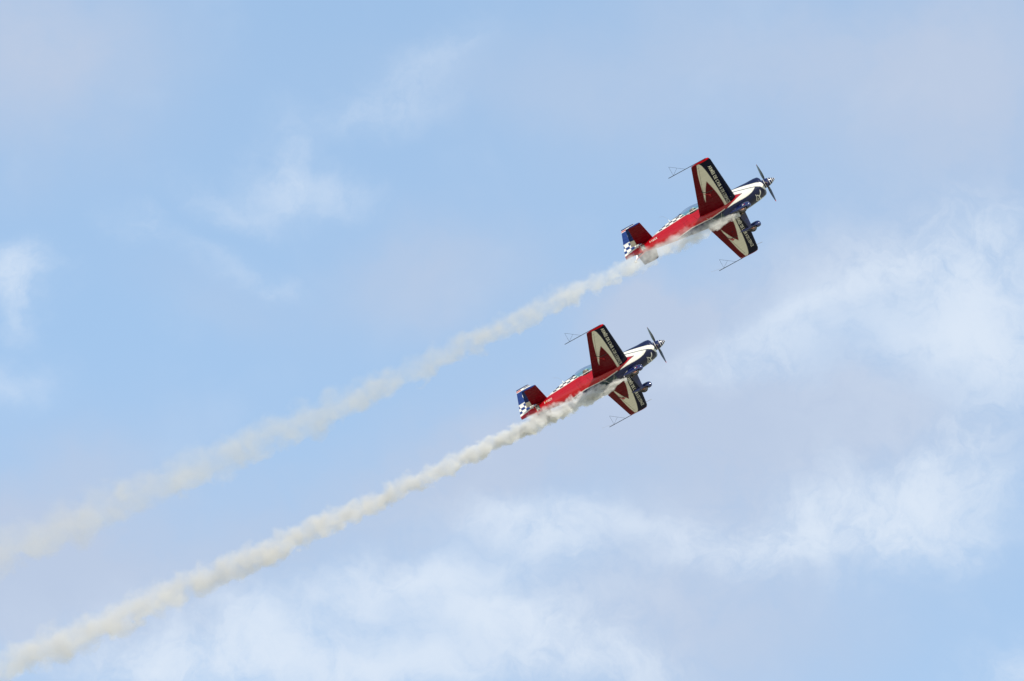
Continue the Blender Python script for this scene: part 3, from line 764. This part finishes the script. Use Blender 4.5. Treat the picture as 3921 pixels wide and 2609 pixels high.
# ------------------------------------------------------------------ smoke trails
def smoke(name, pts, depth, R0_, K_, dens, seed, label, fade_near, lift, tone, fresh):
    """volume inside a tapering tube that follows the flown path"""
    s = lift
    W_ = [at(x*SRCW/2357, y*SRCW/2357, depth) - BACK*(-s) for x, y in pts]
    o0 = W_[0]; ax = (W_[-1]-o0).normalized(); zz = BACK.copy(); yy = zz.cross(ax).normalized(); zz = ax.cross(yy).normalized()
    Rm = Matrix((ax, yy, zz)).transposed(); inv = Rm.transposed()
    loc = [inv @ (p-o0) for p in W_]
    lx = np.array([p.x for p in loc]); ly = np.array([p.y for p in loc]); Lmax = lx[-1]
    co = np.polyfit(lx, ly, 4); co[-1] = 0.0
    xs = np.linspace(-.05, Lmax+3, 90); th = np.linspace(0, 2*np.pi, 20, endpoint=False)
    A = np.array([np.stack([np.full(20, x), np.polyval(co, x)+1.95*(R0_+K_*max(x, 0))*(min(1, .45+max(x,0)*.5))*np.cos(th), 1.95*(R0_+K_*max(x, 0))*(min(1, .45+max(x,0)*.5))*np.sin(th)], -1) for x in xs])
    mb = MB(); mb.grid(A, closed=True, cap=True)
    m = bpy.data.materials.new(name); m.use_nodes = True; t = m.node_tree; t.nodes.clear(); gg = G(t)
    tcn = t.nodes.new('ShaderNodeTexCoord'); X, Y, Z = gg.sep(tcn.outputs['Object'])
    yc = co[0]
    for c_ in co[1:]: yc = gg.m('MULTIPLY_ADD', yc if isinstance(yc, bpy.types.NodeSocket) else float(yc), X, float(c_)) if isinstance(yc, bpy.types.NodeSocket) else gg.m('MULTIPLY_ADD', X, float(yc), float(c_))
    Yr = gg.m('SUBTRACT', Y, yc)
    Xp = gg.m('MAXIMUM', X, 0.0)
    r = gg.m('MULTIPLY_ADD', Xp, K_, R0_)
    young = gg.ramp(Xp, 0.0, 1.6, smooth=False, a=.35, b=1.0)
    r = gg.m('MULTIPLY', r, young)
    lnx = gg.m('DIVIDE', gg.m('LOGARITHM', gg.m('MULTIPLY_ADD', Xp, K_/R0_, 1.0), math.e), K_)
    yn = gg.m('DIVIDE', Yr, r); zn = gg.m('DIVIDE', Z, r)
    q = gg.xyz(lnx, yn, zn); qs = gg.v('ADD', q, (seed*7.3, seed*3.1, seed*5.7))
    wob = gg.v('SUBTRACT', gg.noise(qs, .55, 1, .5, color=True), (.5, .5, .5))
    nz = gg.v('SUBTRACT', gg.noise(qs, .92, 4, .52, .15, color=True), (.5, .5, .5))
    wx, wy, wz = gg.sep(gg.v('ADD', gg.v('SCALE', wob, scale=.95), gg.v('SCALE', nz, scale=2.35)))
    rr = gg.v('LENGTH', gg.xyz(gg.m('ADD', yn, wy), gg.m('ADD', zn, wz), 0.0))
    # crisper billows on the lower side, thin veil on the upper side
    soft = gg.ramp(yn, -.7, .7, a=.78, b=.18)
    lo = gg.m('SUBTRACT', 0.98, soft)
    d = gg.m('SUBTRACT', 1.0, gg.ramp(rr, lo, 1.0))
    puff = gg.ramp(gg.noise(qs, .8, 3, .5), .33, .62, a=.6, b=1.3)
    D_ = gg.m('DIVIDE', dens, gg.m('POWER', r, 1.35))
    D_ = gg.m('MINIMUM', gg.m('MULTIPLY', D_, gg.ramp(Xp, 1.5, 9.0, a=fresh, b=1.0)), 16.0)
    D_ = gg.m('MULTIPLY', D_, gg.ramp(Xp, 0.0, fade_near, smooth=False, a=.85, b=1.0))
    fin = gg.m('MULTIPLY', gg.m('MULTIPLY', d, puff), D_)
    pv = t.nodes.new('ShaderNodeVolumePrincipled'); t.links.new(gg.mix(gg.ramp(Xp, 2.0, 12.0), (.945, .935, .915, 1), tone), pv.inputs['Color']); pv.inputs['Anisotropy'].default_value = 0.0
    t.links.new(fin, pv.inputs['Density'])
    out = t.nodes.new('ShaderNodeOutputMaterial'); t.links.new(pv.outputs[0], out.inputs['Volume'])
    o = mb.build('smoke_trail', m, None, offset=np.zeros(3))
    o.matrix_world = Matrix.Translation(o0) @ Rm.to_4x4()
    m.cycles.volume_step_rate = 0.04
    tag(o, label, 'smoke', 'smoke trails behind the planes')
    return o
T1 = [(1699,494),(1612,530),(1557,559),(1480,590),(1426,617),(1375,640),(1263,702),(1122,772),(982,838),(851,895),(651,983),(501,1048),(350,1113),(200,1178),(50,1238),(-120,1305)]
T2 = [(1440,873),(1417,887),(1375,909),(1319,937),(1263,965),(1225,984),(1179,1000),(1122,1027),(1050,1062),(901,1130),(801,1183),(676,1245),(551,1299),(425,1358),(310,1404),(175,1459),(25,1525),(-120,1590)]
smoke('thin_smoke', T1, D1, .30, .0250, .36, 1.0, 'fainter, thinner pale smoke trail streaming behind the upper plane', 1.2, .52, (.81, .775, .715, 1), 1.5)
smoke('dense_smoke', T2, D2, .28, .0200, .68, 2.0, 'denser cream smoke trail billowing behind the lower plane', 1.2, .52, (.865, .83, .78, 1), 3.0)

# ------------------------------------------------------------------ ground far below (bounces light up under the wings)
gm = bpy.data.materials.new("dry_airfield"); gm.use_nodes = True
gg = G(gm.node_tree); gb = gm.node_tree.nodes['Principled BSDF']
gtc = gm.node_tree.nodes.new('ShaderNodeTexCoord')
gn = gg.noise(gtc.outputs['Object'], .01, 6, .6); gn2 = gg.noise(gtc.outputs['Object'], .6, 5, .6)
gm.node_tree.links.new(gg.v('SCALE', gg.mix(gg.ramp(gn, .4, .62), (.35, .32, .23, 1), (.30, .295, .18, 1)), scale=gg.ramp(gn2, .3, .7, a=.85, b=1.1)), gb.inputs['Base Color'])
gb.inputs['Roughness'].default_value = .95
gs = MB(); S_ = 15000.0; k = np.linspace(-S_, S_, 41)
gs.grid(np.array([[(a, b, 0.0) for b in k] for a in k])); go = gs.build('ground', gm, None, offset=np.zeros(3), smooth=False)
tag(go, kind='structure')
